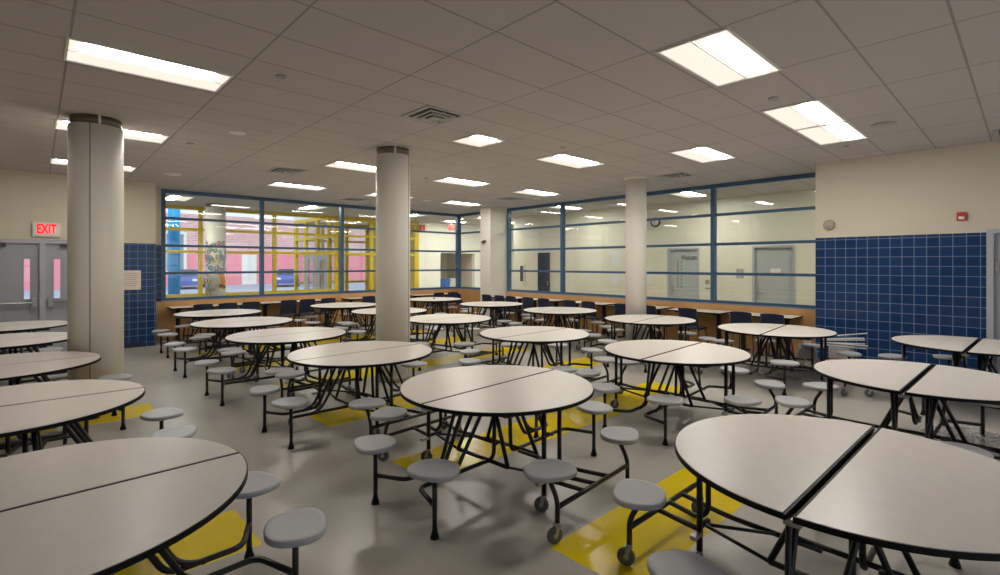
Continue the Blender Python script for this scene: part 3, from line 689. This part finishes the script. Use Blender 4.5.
TABLES = [
 (0.0, 2.72, 1.5, .010, 'large round table in the bottom left corner, nearest on the left'),
 (-.14, 4.72, -2, .010, 'second round table from the front on the far left, tip near the thick left column'),
 (-.26, 6.64, 1, .010, 'third round table from the front on the far left, before the thick left column'),
 (-.32, 8.82, 1, .010, 'fourth round table on the far left, behind the thick left column'),
 (-.32, 10.78, 1, .010, 'farthest round table on the far left, just before the grey doors'),
 (2.675, 2.895, 4, .012, 'round stool table at the centre front, over a yellow floor band'),
 (2.60, 4.98, 2, .010, 'round stool table left behind the centre front one, before the middle column'),
 (2.52, 6.93, 1.5, .010, 'round stool table in the left centre run, third from the front'),
 (2.52, 8.93, 1, .010, 'round stool table in the left centre run, fourth from the front'),
 (2.64, 10.93, 0, .010, 'farthest round stool table in the left centre run, next to the left window tables'),
 (5.28, 10.95, 1, .010, 'far round stool table just left of the middle column'),
 (5.30, 8.98, 2, .010, 'pale lit round stool table directly behind the middle column'),
 (5.32, 7.02, 5, .010, 'round stool table just right of the middle column'),
 (7.95, 11.15, 2, .010, 'farthest round stool table, right of the middle column below the blue corner post'),
 (8.0, 8.85, 2, .010, 'round stool table in front of the square pillar'),
 (7.95, 6.68, 3, .010, 'round stool table left of the slim column near the right window wall'),
 (5.05, 4.70, 2, .010, 'round stool table behind and right of the centre front one'),
 (7.80, 4.53, 7, .012, 'round stool table directly in front of the slim column'),
 (5.18, 2.70, 3, .030, 'round stool table right of centre with a visible fold gap'),
 (7.90, 2.56, 5, .030, 'round stool table before the right window wall with a yellow sticker on it'),
 (2.85, .62, -.5, .052, 'large round table with a wide fold gap in the bottom right corner'),
 (5.50, .64, -1, .052, 'round table with a wide fold gap at the right edge, behind the bottom right one'),
 (8.15, .46, -2, .052, 'round table by the blue tiled wall and the side door'),
]
for x, y, a, g, lb in TABLES:
    k = min(protos, key=lambda q: abs(q - g))
    o = protos[k] if first[k] else copy_tree(protos[k]); first[k] = False
    o.location = (x, y, 0); o.rotation_euler.z = math.radians(a)
    tag(o, lb, 'table', 'round folding stool tables')
o = MB().lathe([(.04, 0), (.038, .002)], 16).build('round_sticker', M['yellowsticker'], None, (8.05, 2.66, HT + .0005)); tag(o, 'small yellow sticker lying on the table before the right window wall', 'sticker')
o = MB().lathe([(.03, 0), (.03, .02), (.01, .025)], 16).build('bottle_cap', M['ink'], None, (8.0, 11.2, HT + .0005)); tag(o, 'small black cap left on the farthest round table', 'cap')

# ------------------------------------------------------------------ rectangular window tables
def rect_table(x0, x1, y0, y1, lb, grp):
    e = empty('window_table', ((x0 + x1) / 2, (y0 + y1) / 2, 0)); tag(e, lb, 'table', grp)
    a, b = (x1 - x0) / 2, (y1 - y0) / 2
    MB().box(-a, a, -b, b, HT - .028, HT - .002).build('table_edge', M['rubber'], e)
    MB().box(-a + .004, a - .004, -b + .004, b - .004, HT - .002, HT).build('table_top', M['laminate'], e)
    along = a > b
    for s in (-1, 1):
        cx_, cy_ = (s * (a - .16), 0) if along else (0, s * (b - .16))
        l = MB(); l.box(cx_ - .035, cx_ + .035, cy_ - .035, cy_ + .035, .03, HT - .028)
        if along: l.box(cx_ - .03, cx_ + .03, cy_ - .24, cy_ + .24, 0, .035); l.box(cx_ - .03, cx_ + .03, cy_ - .22, cy_ + .22, HT - .05, HT - .028)
        else: l.box(cx_ - .24, cx_ + .24, cy_ - .03, cy_ + .03, 0, .035); l.box(cx_ - .22, cx_ + .22, cy_ - .03, cy_ + .03, HT - .05, HT - .028)
        l.build('pedestal_leg', M['black'], e)
for x0, x1, lb in [(2.14, 3.78, 'rectangular table under the left window, next to the blue tiled strip'), (3.98, 5.9, 'rectangular table under the left window, with three navy chairs, left of the middle column'),
                   (6.25, 7.9, 'rectangular table under the left window, partly hidden by the middle column'), (8.36, 9.9, 'rectangular table under the left window, nearest the blue corner post')]:
    rect_table(x0, x1, 12.62, 13.24, lb, 'rectangular tables along the windows')
for y0, y1, lb in [(2.86, 3.95, 'rectangular table under the right window, next to the blue tiled wall'), (4.10, 5.22, 'rectangular table under the right window, just right of the slim column'),
                   (5.42, 6.6, 'rectangular table under the right window, behind the slim column'), (6.85, 8.0, 'rectangular table under the right window, just left of the slim column'),
                   (8.35, 9.45, 'rectangular table under the right window, in the middle of its far half'), (9.7, 10.8, 'rectangular table under the right window, nearest the square pillar')]:
    rect_table(9.68, 10.32, y0, y1, lb, 'rectangular tables along the windows')

def make_chair():
    e = empty('navy_chair', (0, 0, 0))   # faces +x, back at -x
    b = MB()
    n = 8; vs = []; fs = []
    for i in range(n + 1):
        z = .50 + .335 * i / n; x = -.20 - .07 * (i / n)
        hw = .182 + .006 * math.sin(PI * i / n)
        for dx in (0, .014):
            for j in range(7):
                t = -1 + 2 * j / 6; vs.append((x + dx - .02 * (1 - t * t), t * hw, z - (.012 * t * t if i == n else 0)))
    W = 14
    for i in range(n):
        for j in range(6):
            a = i * W + j; fs.append((a, a + 1, a + W + 1, a + W)); a += 7; fs.append((a + 1, a, a + W, a + W + 1))
        fs.append((i * W, i * W + W, i * W + W + 7, i * W + 7)); fs.append((i * W + 6, i * W + 13, i * W + W + 13, i * W + W + 6))
    for j in range(6):
        fs.append((j, j + 7, j + 8, j + 1)); a = n * W + j; fs.append((a, a + 1, a + 8, a + 7))
    b.add(vs, fs, 0, False); b.build('backrest', M['navy'], e)
    s = MB(); q = [(-.19, -.19), (.15, -.21), (.20, -.18), (.21, 0), (.20, .18), (.15, .21), (-.19, .19), (-.215, 0)]
    s.prism(q, .425, .445, 0); s.build('seat', M['navy'], e)
    for sx in (-1, 1):
        for sy in (-1, 1):
            l = MB(); l.tube([(sx * .15, sy * .17, .425), (sx * .22, sy * .21, .0)], .011); l.build('leg', M['black'], e)
    f = MB()
    for sy in (-1, 1): f.tube([(.12, sy * .185, .418), (-.19, sy * .185, .42), (-.215, sy * .185, .50), (-.255, sy * .18, .80)], .011, fil=.04)
    f.tube([(-.215, -.183, .50), (-.215, .183, .50)], .009)
    f.build('back_frame', M['black'], e)
    return e
ch = make_chair(); firstc = True
CH = []
for x, lb in [(2.62, 'navy chair at the left window table by the tiled strip, left of three'), (3.10, 'navy chair at the left window table by the tiled strip, middle of three'), (3.58, 'navy chair at the left window table by the tiled strip, right of three'),
              (4.42, 'navy chair seen full height under the left window, left one of three'), (4.87, 'navy chair seen full height under the left window, middle one of three'), (5.40, 'navy chair under the left window, right one of three'),
              (6.52, 'navy chair under the left window, just left of the middle column'), (8.83, 'navy chair right of the middle column, left of the pair under the left window'), (9.35, 'navy chair right of the middle column, right of the pair under the left window')]:
    CH.append((x, 12.37, PI / 2, lb))
for y, lb in [(3.04, 'navy chair nearest the blue tiled wall at the right window'), (3.56, 'navy chair second from the blue tiled wall at the right window'), (4.56, 'navy chair between the slim column and the two chairs nearest the tiled wall'),
              (5.42, 'navy chair mostly hidden by the right side of the slim column'), (6.04, 'navy chair touching the left side of the slim column'), (6.94, 'navy chair left of the slim column, right one of a pair'), (7.49, 'navy chair left of the slim column, left one of a pair'),
              (8.31, 'navy chair at the right window, right one of the middle pair'), (8.85, 'navy chair at the right window, left and tallest of the middle pair'), (9.48, 'navy chair right of the square pillar, right one of three'), (9.93, 'navy chair before the square pillar, middle one of three'),
              (10.46, 'navy chair before the square pillar, left one of three')]:
    CH.append((9.52, y, 0, lb))
CH.append((9.30, 11.42, -.25, 'navy chair standing alone below the blue corner post, seen full height'))
for x, y, a, lb in CH:
    o = ch if firstc else copy_tree(ch); firstc = False
    o.location = (x, y, 0); o.rotation_euler.z = a; tag(o, lb, 'chair', 'navy chairs along the windows')

# ------------------------------------------------------------------ clutter by the tiled wall
e = empty('red_bin', (9.22, 2.02, 0)); tag(e, 'small red bin with a grey liner beside the blue tiles', 'bin')
MB().prism([(-.13, -.13), (.13, -.13), (.13, .13), (-.13, .13)], 0, .22).build('bin_body', M['red'], e)
MB().prism([(-.14, -.14), (.14, -.14), (.14, .14), (-.14, .14)], .22, .40).build('bin_liner', M['detector'], e)
rod = MB(); rod.tube([(0, 0, 0), (.56, 0, 0)], .009, 8); rm = rod.mesh('white_rod', [M['white']])
for k, (x, y, z, a, p) in enumerate([(9.10, 2.24, .415, -88, .00), (9.15, 2.27, .44, -80, -.05), (9.20, 2.28, .47, -84, -.10), (9.12, 2.26, .50, -92, -.13), (9.24, 2.25, .53, -75, -.16), (9.08, 2.20, .455, -97, -.03)]):
    o = bpy.data.objects.new('white_rod', rm); C.objects.link(o); o.location = (x, y, z); o.rotation_euler = (0, p, math.radians(a)); tag(o, 'thin white rod fanned out over the red bin by the blue tiles', 'rod', 'white rods on the red bin')
def film(name, x, y, sx, sy, hz, seed, lb, cat='plastic sheet', base=.004):
    rnd = random.Random(seed); n = 26; vs = []; fs = []
    ph = [(rnd.uniform(3, 15), rnd.uniform(3, 15), rnd.uniform(0, 6)) for _ in range(7)]
    for i in range(n + 1):
        for j in range(n + 1):
            u, v = i / n * 2 - 1, j / n * 2 - 1
            r = math.sqrt(u * u + v * v)
            h = sum(abs(math.sin(a * u + b_ * v + c_)) for a, b_, c_ in ph) / 7
            env = max(0, 1 - r * r * .8)
            k = 1 - .25 * max(0, r - 1)
            vs.append((u * sx * k + .02 * math.sin(9 * v), v * sy * k + .02 * math.sin(7 * u), base + hz * h * (env ** .7) + .012 * rnd.random() * env))
    for i in range(n):
        for j in range(n):
            a = i * (n + 1) + j; fs.append((a, a + n + 1, a + n + 2, a + 1))
    o = MB().add(vs, fs, 0, False).build(name, M['film'], None, (x, y, 0)); tag(o, lb, cat); return o
m = bpy.data.materials.new('cloudy_plastic'); m.use_nodes = True; nt = m.node_tree; b = nt.nodes['Principled BSDF']
b.inputs['Base Color'].default_value = (.55, .55, .56, 1); b.inputs['Roughness'].default_value = .18
tr = nt.nodes.new('ShaderNodeBsdfTransparent'); mx = nt.nodes.new('ShaderNodeMixShader'); mx.inputs[0].default_value = .42
nt.links.new(tr.outputs[0], mx.inputs[1]); nt.links.new(b.outputs[0], mx.inputs[2]); nt.links.new(mx.outputs[0], nt.nodes['Material Output'].inputs[0]); M['film'] = m
film('plastic_sheet', 8.42, 2.42, .42, .48, .20, 3, 'crumpled clear plastic sheet on the floor under the table by the right window')
film('plastic_bag', 8.93, 2.42, .17, .17, .62, 8, 'upright clear plastic bag beside the red bin at the blue tiles', 'plastic bag')
film('plastic_sheet', 6.35, .35, .45, .38, .16, 5, 'crumpled clear plastic sheet on the floor at the right edge under the round table')

# ------------------------------------------------------------------ camera, world, light
cd = bpy.data.cameras.new('camera'); co = bpy.data.objects.new('camera', cd); C.objects.link(co)
co.location = (0, 0, 1.69); co.rotation_euler = (PI / 2, 0, math.radians(46.9 - 90))
cd.sensor_width = 36; cd.lens = 496 / 1000 * 36; cd.shift_y = -23.5 / 1000; cd.clip_end = 300; cd.clip_start = .02
scene.camera = co
wd = bpy.data.worlds.new('world'); scene.world = wd; wd.use_nodes = True
bg = wd.node_tree.nodes['Background']; bg.inputs[0].default_value = (.82, .85, 1.0, 1); bg.inputs[1].default_value = 1.45
sd = bpy.data.lights.new('sun', 'SUN'); so = bpy.data.objects.new('sun', sd); C.objects.link(so)
sd.energy = 2.0; sd.angle = .05; sd.color = (1, .96, .88); so.rotation_euler = (math.radians(50), 0, math.radians(-20))
vs_ = scene.view_settings; vs_.view_transform = 'Standard'; vs_.look = 'None'; vs_.gamma = 1; vs_.exposure = 0.0; vs_.use_curve_mapping = False
scene.cycles.max_bounces = 8; scene.cycles.transparent_max_bounces = 16; scene.cycles.diffuse_bounces = 5
